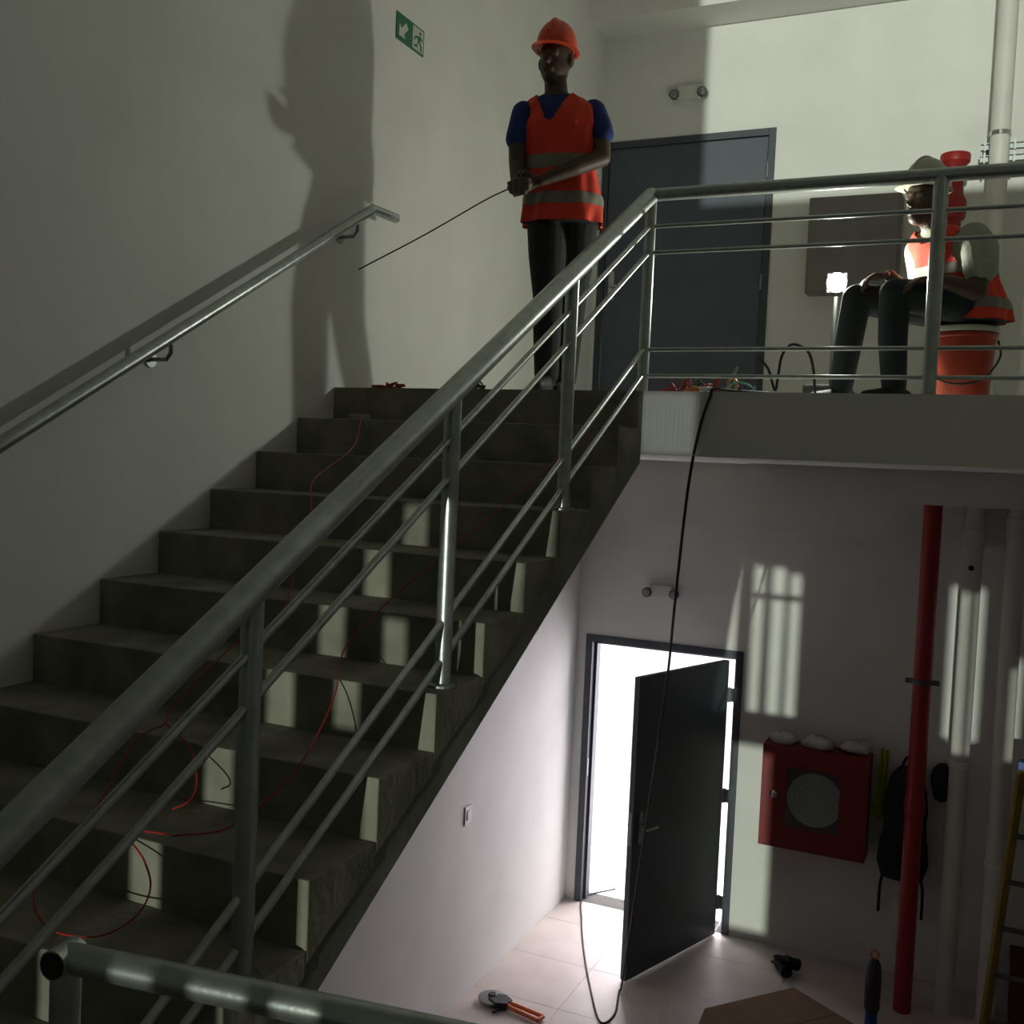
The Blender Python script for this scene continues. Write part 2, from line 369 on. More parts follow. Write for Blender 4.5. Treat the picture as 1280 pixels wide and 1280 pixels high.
p2 = pipe('drain_pipe', 'white plastic drain pipe farther from the red riser, beside the yellow ladder', 3.045, -.40, -H, ZC, .058, 'pvc', collars=((-.66, .13), (-2.75, .05)), cr_=1.16)
# strut channels carrying the drain pipes on the upper landing
for z, lb in ((1.775, 'upper slotted steel channel carrying the white drain pipes'), (1.70, 'lower slotted steel channel carrying the white drain pipes')):
    t = tag(empty('strut_channel', (2.69, -.30, z)), lb, 'bracket')
    MB().box((0, -.0, 0), (.52, .006, .041)).box((0, -.03, 0), (.52, 0, .005)).box((0, -.03, .036), (.52, 0, .041)).build('channel', 'galvanised_dark', t)
    for x in (.01, .44): MB().box((x, .006, .005), (x+.05, .30, .036)).build('wall_arm', 'galvanised_dark', t)
    for x in (.02, .19): MB().box((x, -.045, -.012), (x+.012, -.03, .055)).tube([(x+.006, -.037, -.012), (x+.006, -.037, -.03)], .006, 8).build('bolt', 'galvanised_dark', t)
for x, lb in ((2.80, 'shiny steel clamp ring on the drain pipe next to the riser'), (3.045, 'shiny steel clamp ring on the drain pipe by the room corner')):
    tag(MB().lathe([(.0585, 0), (.0625, 0), (.0625, .028), (.0585, .028)], 28, c=(0, 0, 0)).box((-.006, -.085, 0), (.006, -.062, .028)).build('pipe_clamp', 'chrome', smooth=True), lb, 'clamp').location = (x, -.40, 1.83)

# ------------------------------------------------------------------ wall fittings
def emergency(x, z, label):
    t = tag(empty('emergency_light', (x, 0, z)), label, 'light')
    MB().box((-.085, -.055, -.05), (.085, 0, .05)).build('body', 'white_plastic', t, bevel=.008)
    for s in (-1, 1):
        h = MB().lathe([(.024, .03), (.036, .0), (.036, -.028), (.03, -.034)], 20, 'y', (s*.105, -.045, -.012)).build('lamp_head', 'grey_paint', t, smooth=True)
        MB().lathe([(.027, -.0345), (.022, -.038)], 20, 'y', (s*.105, -.045, -.012)).build('lens', 'steel', h)
    return t
emergency(.69, 2.445, 'white twin-head emergency light above the closed upper door')
emergency(.672, -1.245, 'white twin-head emergency light above the open ground floor door')
# exit sign on the left wall
es = tag(empty('exit_sign', (0, -2.852, 1.875)), 'green exit sign with white arrow and running figure on the left wall', 'sign')
MB().box((0, -.138, -.067), (.006, .138, .067)).build('plate', 'sign_green', es)
# local: y -> right in the picture.  Arrow pointing down-left
def flat(poly, x0, x1, name, m, par): return MB().prism(poly, x0, x1, 'x').build(name, m, par)
ar = [(-.115, -.045), (-.115, .018), (-.092, -.004), (-.05, .038), (-.026, .014), (-.068, -.028), (-.05, -.045)]
flat(ar, .006, .0075, 'arrow', 'sign_white', es)
pn = MB().box((.006, .018, -.058), (.0075, .128, .058)).build('panel', 'sign_white', es)
fig = [[(.088, .028), (.10, .028), (.103, .036), (.10, .045), (.088, .045), (.085, .036)],
       [(.066, .016), (.098, .022), (.092, -.008), (.074, -.008)],
       [(.074, -.008), (.088, -.008), (.062, -.03), (.036, -.034), (.036, -.045), (.064, -.042)],
       [(.082, -.008), (.094, -.008), (.112, -.030), (.112, -.052), (.10, -.052), (.10, -.032)],
       [(.066, .016), (.07, .006), (.048, .0), (.038, -.014), (.032, -.008), (.044, .010)],
       [(.096, .02), (.094, .008), (.112, .0), (.118, .010)]]
b = MB()
for pl in fig: b.prism(pl, .0075, .0088, 'x')
b.build('running_figure', 'sign_green', pn)
# light switch
sw = tag(empty('light_switch', (0, -1.80, -2.56)), 'white light switch on the left wall under the stairs', 'switch')
MB().box((0, -.04, -.06), (.008, .04, .06)).build('plate', 'white_plastic', sw, bevel=.003)
MB().box((.008, -.016, -.03), (.013, .016, .03)).build('rocker', 'white_plastic', sw, bevel=.002)

# fire hose cabinets
def cabinet(z0, label):
    t = tag(empty('fire_hose_cabinet', (1.522, -.002, z0)), label, 'cabinet')
    w_, h_, d_ = .722, .722, .20
    MB().box((0, -d_+.02, 0), (.012, 0, h_)).box((w_-.012, -d_+.02, 0), (w_, 0, h_)).box((.012, -d_+.02, 0), (w_-.012, 0, .012)).box((.012, -d_+.02, h_-.012), (w_-.012, 0, h_)).box((.012, -.01, .012), (w_-.012, 0, h_-.012)).build('body', 'cabinet_red', t)
    a, c, e, g_ = .175, .535, .15, .58
    dr = MB().box((0, -d_, 0), (a, -d_+.02, h_)).box((c, -d_, 0), (w_, -d_+.02, h_)).box((a, -d_, 0), (c, -d_+.02, e)).box((a, -d_, g_), (c, -d_+.02, h_)).build('door', 'cabinet_red', t)
    MB().box((a, -d_+.006, e), (c, -d_+.010, g_)).build('pane', 'glass', dr)
    MB().lathe([(.028, -d_), (.028, -d_-.008), (.018, -d_-.018), (.006, -d_-.02)], 20, 'y', (.09, 0, .375)).build('knob', 'chrome', dr, smooth=True)
    hs = MB()
    for i in range(5):
        rr = .065+i*.028
        hs.tube([(.365+rr*math.cos(2*math.pi*k/40), -.13-.004*i, .36+rr*math.sin(2*math.pi*k/40)) for k in range(41)], .0145, 8, cap=False)
    hs.lathe([(.06, -.10), (.06, -.14), (.03, -.15)], 20, 'y', (.365, 0, .36)).build('hose', 'hose', t, smooth=True)
    MB().tube([(.52, -.10, .16), (.52, -.10, .34)], [.012, .02], 12).build('nozzle', 'tool_blue', t)
    return t
cabinet(-2.955, 'red fire hose cabinet with glass window on the ground floor wall by the open door')
pa, pb, pc = onY(1012, 247, -.16), onY(1128, 239, -.16), onY(1010, 366, -.16)
ep = tag(empty('electrical_panel', (pa.x, -.002, pc.z)), 'grey electrical panel on the upper landing wall behind the lamp', 'panel')
ew, eh = pb.x-pa.x, pa.z-pc.z
MB().box((0, -.15, 0), (ew, 0, eh)).build('body', 'panel_grey', ep, bevel=.004)
edr = MB().box((.012, -.162, .012), (ew-.012, -.15, eh-.012)).build('door', 'panel_grey', ep, bevel=.003)
MB().lathe([(.014, -.162), (.014, -.172), (.006, -.174)], 16, 'y', (ew-.06, 0, eh*.5)).build('lock', 'steel', edr)

def blob(name, c, r, m, amp=.25, seed=0, parent=None, flat_z=None, res=3, freq=3.2):
    rnd = random.Random(seed); bm = bmesh.new(); bmesh.ops.create_icosphere(bm, subdivisions=res, radius=1)
    ph = [(Vector((rnd.uniform(-1,1), rnd.uniform(-1,1), rnd.uniform(-1,1))).normalized()*freq*rnd.uniform(.6,1.8), rnd.uniform(0,6)) for _ in range(7)]
    for v in bm.verts:
        d = sum(math.sin(p.dot(v.co)+q) for p, q in ph)/7
        k = 1+amp*d*1.8; v.co = Vector((v.co.x*r[0], v.co.y*r[1], v.co.z*r[2]))*k
        if flat_z is not None and v.co.z < flat_z: v.co.z = flat_z
    me = bpy.data.meshes.new(name); bm.to_mesh(me); bm.free(); me.materials.append(MATS[m])
    me.polygons.foreach_set('use_smooth', [True]*len(me.polygons))
    o = bpy.data.objects.new(name, me); C.objects.link(o); o.location = c
    if parent: o.parent = parent
    return o
zt = -2.955+.722
def bag(c, r, seed, label, fz):
    t = tag(empty('plastic_bag', c), label, 'bag')
    b_ = blob('body', (0, 0, 0), r, 'bag_plastic', .28, seed, t, fz)
    MB().tube(crom([(-.025, 0, r[2]*.8), (-.03, -.01, r[2]*1.15), (0, -.015, r[2]*1.3), (.03, -.01, r[2]*1.1), (.025, 0, r[2]*.75)]), .006, 8).build('knot', 'bag_plastic', t, smooth=True)
bag((1.645, -.10, zt+.034), (.085, .07, .045), 3, 'crumpled white bag on the red cabinet, at its knob side', -.034)
bag((1.895, -.115, zt+.04), (.11, .075, .05), 5, 'crumpled white bag in the middle of the red cabinet top', -.04)
bag((2.135, -.10, zt+.037), (.095, .07, .05), 9, 'crumpled white bag on the red cabinet, beside the yellow vest', -.037)

# hi-vis vest hanging at the cabinet side
def cloth(name, x0, x1, z1, z0, y, m, folds, amp, thick=.006, par=None, taper=0, n=28, mrows=18, sd_=1):
    rnd = random.Random(sd_); b = MB(); fr_, bk = [], []
    for i in range(mrows+1):
        t = i/mrows; z = z1+(z0-z1)*t; row = []
        for j in range(n+1):
            s = j/n; x = x0+(x1-x0)*(.5+(s-.5)*(1-taper*(1-t)))+.012*math.sin(3*t+2*s)
            yy = y-amp*(.4+t*.6)*(math.sin(s*folds*6.28+1.5*t)+.4*math.sin(s*folds*13+2)) + .01*math.sin(6*t)
            row.append((x, yy, z+.02*math.sin(s*5+sd_)*t))
        fr_.append(row)
    vs_ = [p for r in fr_ for p in r]; N = n+1
    k = len(vs_); vs2 = [(p[0], p[1]+thick, p[2]) for p in vs_]
    fs = []
    for i in range(mrows):
        for j in range(n):
            a = i*N+j; fs.append((a, a+1, a+N+1, a+N)); fs.append((k+a, k+a+N, k+a+N+1, k+a+1))
    for j in range(n): fs.append((j, k+j, k+j+1, j+1)); a = mrows*N+j; fs.append((a, a+1, k+a+1, k+a))
    for i in range(mrows): a = i*N; fs.append((a, a+N, k+a+N, k+a)); a = i*N+n; fs.append((a, k+a, k+a+N, a+N))
    b.add(vs_+vs2, fs); return b.build(name, m, par, smooth=True)
hv = tag(empty('safety_vest', (2.31, -.06, -2.20)), 'yellow-green safety vest hanging between the red cabinet and the black backpack', 'vest')
cloth('fabric', -.055, .065, 0.02, -.46, -.03, 'hi_vis_yellow', 2.2, .016, par=hv, taper=.55)
MB().tube([(0, .06, .015), (0, -.03, .012), (0, -.045, .03)], .005, 8).build('hook', 'steel', hv)

# black backpack on the wall behind the riser
bpk = tag(empty('backpack', (2.48, 0, -3.05)), 'black backpack hanging on the wall behind the red riser', 'backpack')
def superell(cx, cy, z, rx_, ry_, n=28, e=.6):
    out = []
    for j in range(n):
        a = 2*math.pi*j/n; c, s = math.cos(a), math.sin(a)
        out.append((cx+rx_*math.copysign(abs(c)**e, c), cy+ry_*math.copysign(abs(s)**e, s), z))
    return out
MB().loft([superell(0, -.10, z, rx_, ry_) for z, rx_, ry_ in ((.0, .07, .04), (.02, .135, .075), (.12, .165, .09), (.26, .155, .09), (.36, .13, .085), (.48, .145, .08), (.62, .13, .07), (.72, .10, .055), (.78, .05, .03))]).build('body', 'black_fabric', bpk, smooth=True)
MB().loft([superell(-.01, -.195, z, rx_, ry_) for z, rx_, ry_ in ((.04, .05, .02), (.06, .10, .035), (.18, .115, .045), (.30, .10, .035), (.33, .06, .02))]).build('pocket', 'black_fabric', bpk, smooth=True)
MB().tube(crom([(-.03, -.10, .72), (-.03, -.09, .80), (.0, -.06, .84), (.03, -.09, .80), (.03, -.10, .72)]), .010, 8).build('top_loop', 'black_fabric', bpk, smooth=True)
for s in (-1, 1):
    MB().tube(crom([(s*.07, -.03, .66), (s*.12, -.03, .45), (s*.13, -.025, .2), (s*.10, -.03, .06), (s*.135, -.04, -.06), (s*.14, -.045, -.27)]), .010, 8).build('strap', 'black_fabric', bpk, smooth=True)
MB().tube([(0, 0, .835), (0, -.07, .83), (0, -.08, .85)], .007, 8).build('hook', 'steel', bpk)
cap = tag(empty('cap', (2.70, -.075, -2.34)), 'black cap hanging on the wall beside the black backpack', 'cap')
MB().loft([superell(0, 0, z, a_, b_, 24, .9) for z, a_, b_ in ((-.07, .055, .06), (-.03, .075, .068), (.03, .078, .068), (.08, .065, .06), (.115, .035, .04), (.125, .01, .012))]).build('crown', 'black_fabric', cap, smooth=True)
MB().loft([superell(.0, -.012, z, a_, .03, 24, .9) for z, a_ in ((-.055, .06), (-.09, .058), (-.12, .045), (-.13, .02))]).build('visor', 'black_fabric', cap, smooth=True)

# ------------------------------------------------------------------ things on the ground floor
ZF = -H
cb = tag(empty('cardboard_sheet', (1.72, -1.0, ZF)), 'brown cardboard sheet lying on the tiled ground floor', 'cardboard')
MB().prism([(-.30, -.14), (.16, .43), (.62, .12), (.20, -.62), (-.28, -.45)], .001, .007, 'z').build('sheet', 'cardboard', cb)
MB().prism([(-.06, -.40), (.44, .20), (.45, .196), (-.05, -.404)], .007, .009, 'z').build('crease', 'cardboard', cb)
# cutter with round head and orange handles
ct = tag(empty('cable_cutter', (.20, -1.73, ZF), -.16), 'cutting tool with round dark head and two orange handles lying on the floor', 'tool')
MB().lathe([(.085, .022), (.092, .026), (.092, .034), (.085, .038)], 28).build('blade_disc', 'steel', ct, smooth=True)
MB().lathe([(.028, .0), (.03, .05), (.022, .058)], 20).build('pivot', 'dark_plastic', ct, smooth=True)
MB().prism([(.0, -.05), (.07, -.075), (.13, -.04), (.13, .035), (.06, .06), (.0, .03)], .004, .05, 'z').build('guard', 'dark_plastic', ct, bevel=.006)
for s in (-1, 1):
    MB().tube([(.12, s*.012, .03), (.16, s*.024, .025), (.36, s*.03, .018)], [.012, .013, .013], 12).build('handle', 'tool_orange', ct, smooth=True)
MB().tube([(.36, -.03, .018), (.365, .03, .018)], .012, 10).build('end_cap', 'tool_orange', ct, smooth=True)
MB().tube([(.10, -.05, .02), (.085, -.12, .014)], .009, 10).build('side_lever', 'dark_plastic', ct)
# gloves
gl = tag(empty('work_gloves', (1.775, -.40, ZF)), 'small heap of dark work gloves on the floor below the red cabinet', 'gloves')
def glove(name, off, rz, tilt, sd_):
    b = MB(); M_ = Matrix.Translation(off) @ Matrix.Rotation(rz, 4, 'Z') @ Matrix.Rotation(tilt, 4, 'X')
    def tb(pts, r): b.tube([M_@Vector(p) for p in pts], r, 10)
    tb([(0, -.07, .03), (0, -.02, .03), (0, .03, .03)], [.042, .038, .042])
    for i in range(4): tb([(-.033+i*.022, .02, .03), (-.036+i*.024, .07, .034), (-.037+i*.025, .10+.01*(i in (1, 2)), .022)], [.013, .012, .009])
    tb([(.035, -.02, .03), (.065, .01, .028), (.075, .04, .022)], [.015, .013, .01])
    return b.build(name, 'black_fabric', gl, smooth=True)
glove('glove', (0, 0, .015), .6, 0, 1); glove('glove', (.03, .01, .055), 2.2, .35, 2)
# hand pump with black grip and blue base
pm = tag(empty('hand_pump', (2.42, -1.15, ZF)), 'upright black-gripped hand tool with blue base and brown ring standing before the red riser', 'tool')
MB().lathe([(.10, 0), (.115, .012), (.115, .05), (.10, .08), (.05, .105), (.036, .14), (.034, .26)], 28).build('base', 'tool_blue', pm, smooth=True)
MB().lathe([(.034, .26), (.045, .28), (.047, .46), (.04, .54), (.028, .57), (.018, .58)], 24).build('grip', 'dark_plastic', pm, smooth=True)
MB().tube([(.022*math.cos(a*.524), 0, .605+.026*math.sin(a*.524)) for a in range(13)], .006, 8, cap=False).build('ring', 'tool_orange', pm, smooth=True)
# ladder
lf0, lf1 = onY(1226, 1300, -.80), onY(1276, 958, -.62)
la = tag(empty('step_ladder', (lf0.x, -.80, ZF)), 'yellow ladder leaning at the right beside the white drain pipes', 'ladder')
lean = Vector((lf1.x-lf0.x+.01, .18, lf1.z-ZF))
for s, dx in ((0, 0), (1, .42)):
    rl = MB()
    p0 = Vector((dx, 0, 0)); p1_ = p0+lean
    u = lean.normalized(); rot = Matrix(((1,0,0),(0,1,0),(0,0,1)))
    q = lean.to_track_quat('Z', 'Y').to_matrix()
    rl.obox((p0+p1_)/2, (.013, .035, lean.length/2), q).build('rail', 'ladder_yellow', la, bevel=.003)
for i in range(6):
    c0 = lean*((i+.7)/6.2)
    MB().tube([c0+Vector((.0, 0, 0)), c0+Vector((.42, 0, 0))], .016, 10).build('rung', 'grey_paint', la, smooth=True)
MB().obox(lean+Vector((.21, 0, .01)), (.24, .045, .03), Matrix.Identity(3)).build('top_cap', 'tool_blue', la, bevel=.006)
bx = tag(empty('tool_box', (3.42, -.24, ZF)), 'dark red box on the floor behind the yellow ladder', 'box')
MB().box((-.24, -.18, 0), (.24, .18, .34)).build('body', 'box_dark_red', bx, bevel=.012)
MB().box((-.25, -.19, .34), (.25, .19, .40)).build('lid', 'box_dark_red', bx, bevel=.012)
MB().tube([(-.08, 0, .40), (-.08, 0, .44), (.08, 0, .44), (.08, 0, .40)], .010, 8).build('handle', 'dark_plastic', bx, smooth=True)

# ------------------------------------------------------------------ cables
def cable(name, label, pts, r, m, n=8, seg=8, group=None, zmin=-9):
    return tag(MB().tube([Vector((p.x, p.y, max(p.z, zmin))) for p in crom(pts, n)], r, seg).build(name, m, smooth=True), label, 'cable', group)
hp = [(2.0, YT+.30, .02), (1.90, YT+.10, .012), (1.842, YT-.002, .010), (1.832, YT-.012, -.02)]
for x, y, Y in ((876, 530, -3.43), (864, 585, -3.40), (855, 650, -3.30), (843, 760, -3.06), (835, 840, -2.80), (822, 930, -2.42), (803, 1060, -1.86)):
    hp.append(onY(x, y, Y))
for x, y in ((776, 1238), (768, 1268), (750, 1277), (738, 1235), (730, 1190), (727, 1150), (730, 1122)): hp.append(onZ(x, y, ZF+.006))
hp.append((.30, .35, ZF+.006))
cable('power_cable', 'black power cable hanging from the landing edge and running out of the open door', hp, .0062, 'black_rubber', 10, zmin=ZF+.0063)
cable('power_cable', 'black cable standing in a tall loop on the landing beside the lamp', [(1.95, -3.12, .17), (2.0, -3.14, .12), (2.035, -3.15, .03), (2.045, -3.15, .09), (2.055, -3.15, .17), (2.085, -3.15, .216), (2.12, -3.14, .218), (2.16, -3.12, .19), (2.18, -3.1, .12), (2.19, -3.05, .006), (2.16, -2.6, .006), (2.12, -2.22, .03)], .006, 'black_rubber')
cable('signal_cable', 'pale teal cable arching up at the landing edge', [(1.84, -3.22, .006), (1.855, -3.23, .03), (1.885, -3.24, .055), (1.92, -3.24, .052), (1.955, -3.23, .035), (1.97, -3.2, .006)], .004, 'wire_teal')
rnd = random.Random(4)
def tangle(name, label, x0, x1, y0, y1, hmax, m, r=.0032, n=26, sd_=1):
    rn = random.Random(sd_); pts = []
    for i in range(n):
        t = i/(n-1); s = abs(((t*3) % 2)-1)
        pts.append((x0+(x1-x0)*s+rn.uniform(-.03, .03), y0+(y1-y0)*rn.random(), r+abs(rn.gauss(0, .4))*hmax))
    return cable(name, label, pts, r, m, 6, 6)
tangle('wire_tangle', 'tangle of red wire along the landing edge by the railing corner post', 1.53, 1.86, -3.22, -3.14, .055, 'wire_red', .0045, 60, 2)
tangle('wire_tangle', 'tangle of dark wire on the landing beside the hanging cable', 1.62, 1.88, -3.09, -3.0, .075, 'black_rubber', .004, 34, 5)
tangle('wire_tangle', 'small orange coil of wire at the top of the stairs by the left wall', .20, .34, -3.37, -3.30, .03, 'wire_red', .0042, 34, 8)
tangle('wire_tangle', 'small black coil of wire at the top of the stairs near the standing worker', .62, .76, -3.37, -3.28, .05, 'black_rubber', .0045, 40, 11)
for i, (x, y, m, lb) in enumerate(((1.70, -3.21, 'wire_copper', 'copper pipe fitting lying on the landing next to the red wires'), (1.755, -3.2, 'chrome', 'shiny metal fitting lying on the landing next to the dark wires'))):
    t = tag(empty('pipe_fitting', (x, y, .0)), lb, 'fitting')
    MB().lathe([(.012, -.03), (.018, -.028), (.018, .028), (.012, .03)], 16, 'x', (0, 0, .02)).build('body', m, t, smooth=True)
    MB().lathe([(.021, -.008), (.021, .008)], 6, 'x', (0, 0, .021)).build('nut', m, t)
t = tag(empty('pliers', (1.865, -3.2, 0)), 'small pliers propped on the wires at the landing edge', 'pliers')
for s in (-1, 1):
    MB().tube([(s*.012, 0, .006), (s*.018, .0, .06), (-s*.004, 0, .085)], [.007, .007, .006], 8).build('handle', 'wire_copper', t, smooth=True)
MB().tube([(.0, 0, .085), (.018, 0, .125)], [.009, .004], 8).build('jaw', 'steel', t, smooth=True)
def pitchpt(px, py, h=.006):
    # point of the stair pitch plane (through the nosings) seen at a pixel
    nrm = Vector((0, -R/T, 1)); p0 = Vector((0, YT, h)); d = ray(px, py)
    return CAM + d*((p0-CAM).dot(nrm)/d.dot(nrm))
def stairwire(label, px, r=.0024):
    return cable('red_wire', label, [pitchpt(*p) for p in px], r, 'wire_red', 8, 6)
stairwire('red wire trailing down the middle of the stairs through the railing bars', [(742, 535), (690, 580), (620, 640), (560, 690), (508, 732), (462, 775), (430, 812), (418, 870), (385, 940), (345, 990), (285, 1035), (215, 1045)])
stairwire('red wire curling in a loop on the lower steps near the guard rail', [(212, 1043), (160, 1040), (180, 1075), (188, 1110), (170, 1145), (125, 1170), (70, 1165), (45, 1140), (42, 1108)])
stairwire('red wire trailing down the wall side of the stairs from the top step', [(452, 522), (440, 560), (392, 600), (389, 640), (372, 700), (352, 765), (300, 800), (262, 835), (215, 885), (205, 905), (170, 925), (135, 985), (120, 1010)])
stairwire('short red wire bowing between two steps beside the large handrail', [(208, 905), (238, 935), (246, 975), (238, 1000), (215, 1012)])
cable('pull_wire', 'thin dark wire held by the standing worker and running to the left wall', [onY(636, 236, -3.12), onY(605, 251, -3.14), onX(530, 294, .35), onX(448, 337, .02)], .0035, 'black_rubber', 6, 6)
t = tag(MB().prism([(-.05, -.03), (.02, -.04), (.055, -.01), (.03, .03), (-.03, .035)], 0, .03, 'z').build('mortar_lump', 'mortar', bevel=.004), 'pale lump of mortar on the top step near the wall', 'debris'); t.location = (onY(452, 522, -3.50).x, -3.50, -R)
blob('mortar_lump', onZ(80, 783, -6*R)+Vector((0, 0, .018)), (.035, .025, .02), 'wire_red', .3, 21, None, -.017)
tag(bpy.data.objects['mortar_lump.001'], 'small red scrap lying on a step beside the left wall', 'debris').name = 'plastic_scrap'

# ------------------------------------------------------------------ work lamp on the upper landing
LP = onY(1045, 352, -2.28)
lm = tag(empty('work_lamp', (LP.x, LP.y, 0)), 'bright white work lamp on a thin stand on the upper landing', 'lamp')
MB().box((-.12, -.08, 0), (.10, .10, .125)).build('base', 'dark_plastic', lm, bevel=.012)
MB().tube([(0, .02, .12), (0, .03, LP.z-.07)], .010, 12).build('pole', 'dark_plastic', lm, smooth=True)
hd_ = MB().box((-.05, .028, LP.z-.05), (.05, .055, LP.z+.05)).build('head', 'dark_plastic', lm, bevel=.008)
for x in (-.03, 0, .03): MB().box((x-.006, .055, LP.z-.042), (x+.006, .07, LP.z+.042)).build('cooling_fin', 'dark_plastic', hd_)
MB().lathe([(.048, .012), (.044, -.004), (.028, -.018), (.006, -.024)], 24, 'y', (0, .015, LP.z)).build('bulb', 'lamp_emit', lm, smooth=True)
ld = bpy.data.lights.new('work_lamp_light', 'POINT'); ld.energy = 34; ld.shadow_soft_size = .028; ld.color = (.96, 1, .86)
lo = bpy.data.objects.new('work_lamp_light', ld); C.objects.link(lo); lo.parent = lm; lo.location = (0, -.04, LP.z)

# bucket
bk = tag(empty('bucket', (2.725, -2.3, 0)), 'orange plastic bucket used as a seat on the upper landing', 'bucket')
MB().lathe([(.115, 0), (.12, .006), (.142, .34), (.150, .345), (.150, .36), (.14, .365), (.136, .365), (.115, .02)], 32).build('body', 'bucket_orange', bk, smooth=True)
MB().lathe([(.152, .366), (.155, .37), (.155, .388), (.148, .394), (.02, .394)], 32).build('lid', 'sign_white', bk, smooth=True)
ra = -.43
MB().tube(crom([(-.149, -.03, .33), (-.16, -.06, .25), (-.10, -.155, .15), (0, -.175, .12), (.10, -.155, .15), (.16, -.06, .25), (.149, -.03, .33)]), .005, 8).build('handle', 'dark_plastic', bk, smooth=True)

# ------------------------------------------------------------------ people
class Body:
    """collects closed volumes with a material tag each; fused into one continuous skin by a voxel remesh"""
    def __init__(s): s.mb = MB(); s.prim = []
    def cap(s, pts, rads, tagname, n=16):
        pts = [Vector(p) for p in pts]
        for i in range(len(pts)-1):
            a, b, ra_, rb_ = pts[i], pts[i+1], rads[i], rads[i+1]
            s.prim.append((a, b, ra_, rb_, tagname)); d = (b-a)
            if d.length < 1e-6: continue
            u = d.normalized(); ring = []
            for k in range(1, 6): an = math.pi/2*(1-k/5); ring.append((a-u*ra_*math.sin(an), max(ra_*math.cos(an), 1e-4)))
            for k in range(0, 5): an = math.pi/2*(k/5); ring.append((b+u*rb_*math.sin(an), max(rb_*math.cos(an), 1e-4)))
            s.mb.tube_exact = None
            x = Vector((0,0,1)) if abs(u.z) < .9 else Vector((1,0,0)); e1 = u.cross(x).normalized(); e2 = u.cross(e1)
            s.mb.loft([[c+(e1*math.cos(2*math.pi*j/n)+e2*math.sin(2*math.pi*j/n))*r for j in range(n)] for c, r in ring])
    def ell(s, c, r, tagname, M_=None, n=20):
        c = Vector(c); rings = []
        for i in range(1, 14):
            th = math.pi*i/14; row = []
            for j in range(n):
                ph = 2*math.pi*j/n; v = Vector((r[0]*math.sin(th)*math.cos(ph), r[1]*math.sin(th)*math.sin(ph), r[2]*math.cos(th)))
                row.append(c+(M_@v if M_ else v))
            rings.append(row)
        s.mb.loft(rings); rm = min(r); s.prim.append((c, c+Vector((0,0,1e-4)), (r[0]+r[1]+r[2])/3, (r[0]+r[1]+r[2])/3, tagname))
    def fuse(s, name, parent, order, voxel=.0065, override=None):
        tmp = s.mb.build(name+'_tmp', 'skin')
        m = tmp.modifiers.new('r', 'REMESH'); m.mode = 'VOXEL'; m.voxel_size = voxel; m.use_smooth_shade = True
        sm = tmp.modifiers.new('s', 'SMOOTH'); sm.iterations = 3; sm.factor = .5
        dg = bpy.context.evaluated_depsgraph_get(); me = bpy.data.meshes.new_from_object(tmp.evaluated_get(dg)); me.name = name
        bpy.data.objects.remove(tmp)
        me.materials.clear()
        for k in order: me.materials.append(MATS[order[k]])
        keys = list(order)
        for p in me.polygons:
            c = p.center; best = None
            for a, b, ra_, rb_, tg in s.prim:
                ab = b-a; t = max(0, min(1, (c-a).dot(ab)/max(ab.length_squared, 1e-12))); d = (c-(a+ab*t)).length-(ra_+(rb_-ra_)*t)
                if best is None or d < best[0]: best = (d, tg)
            tg = best[1]
            if override: tg = override(c, tg)
            p.material_index = keys.index(tg); p.use_smooth = True
        o = bpy.data.objects.new(name, me); C.objects.link(o); o.parent = parent
        return o
def frame(F, U=Vector((0,0,1))):
    F = Vector(F).normalized(); Lf = U.cross(F).normalized()*-1; Lf = F.cross(U).normalized()*-1
    # person's left: facing -y -> +x
    Lf = Vector((-F.y, F.x, 0)).normalized(); U2 = F.cross(Lf)
    if U2.z < 0: U2 = -U2
    return Lf, F, U2
def head(B, c, F, tilt=0):
    """c = skull centre; F = facing direction"""
    Lf, Fv, Uv = frame(F)
    if tilt: q = Matrix.Rotation(tilt, 3, Lf); Fv = q@Fv; Uv = q@Uv
    M_ = Matrix((Lf, Fv, Uv)).transposed(); c = Vector(c)
    def P(x, y, z): return c+M_@Vector((x, y, z))
    B.ell(P(0, -.01, .03), (.076, .096, .095), 'skin', M_)
    B.ell(P(0, .012, -.035), (.066, .082, .085), 'skin', M_)
    B.ell(P(0, .045, -.088), (.040, .042, .034), 'skin', M_)          # chin
    B.cap([P(0, .085, .005), P(0, .108, -.032)], [.010, .015], 'skin', 10)   # nose
    B.cap([P(-.034, .083, .022), P(.034, .083, .022)], [.011, .011], 'skin', 10)  # brow
    B.cap([P(-.02, .092, -.066), P(.02, .092, -.066)], [.0075, .0075], 'lip', 8)
    for s in (-1, 1):
        B.ell(P(s*.032, .079, .003), (.012, .010, .007), 'eye', M_)
        B.ell(P(s*.078, -.005, -.005), (.012, .022, .032), 'skin', M_)
    return P, M_
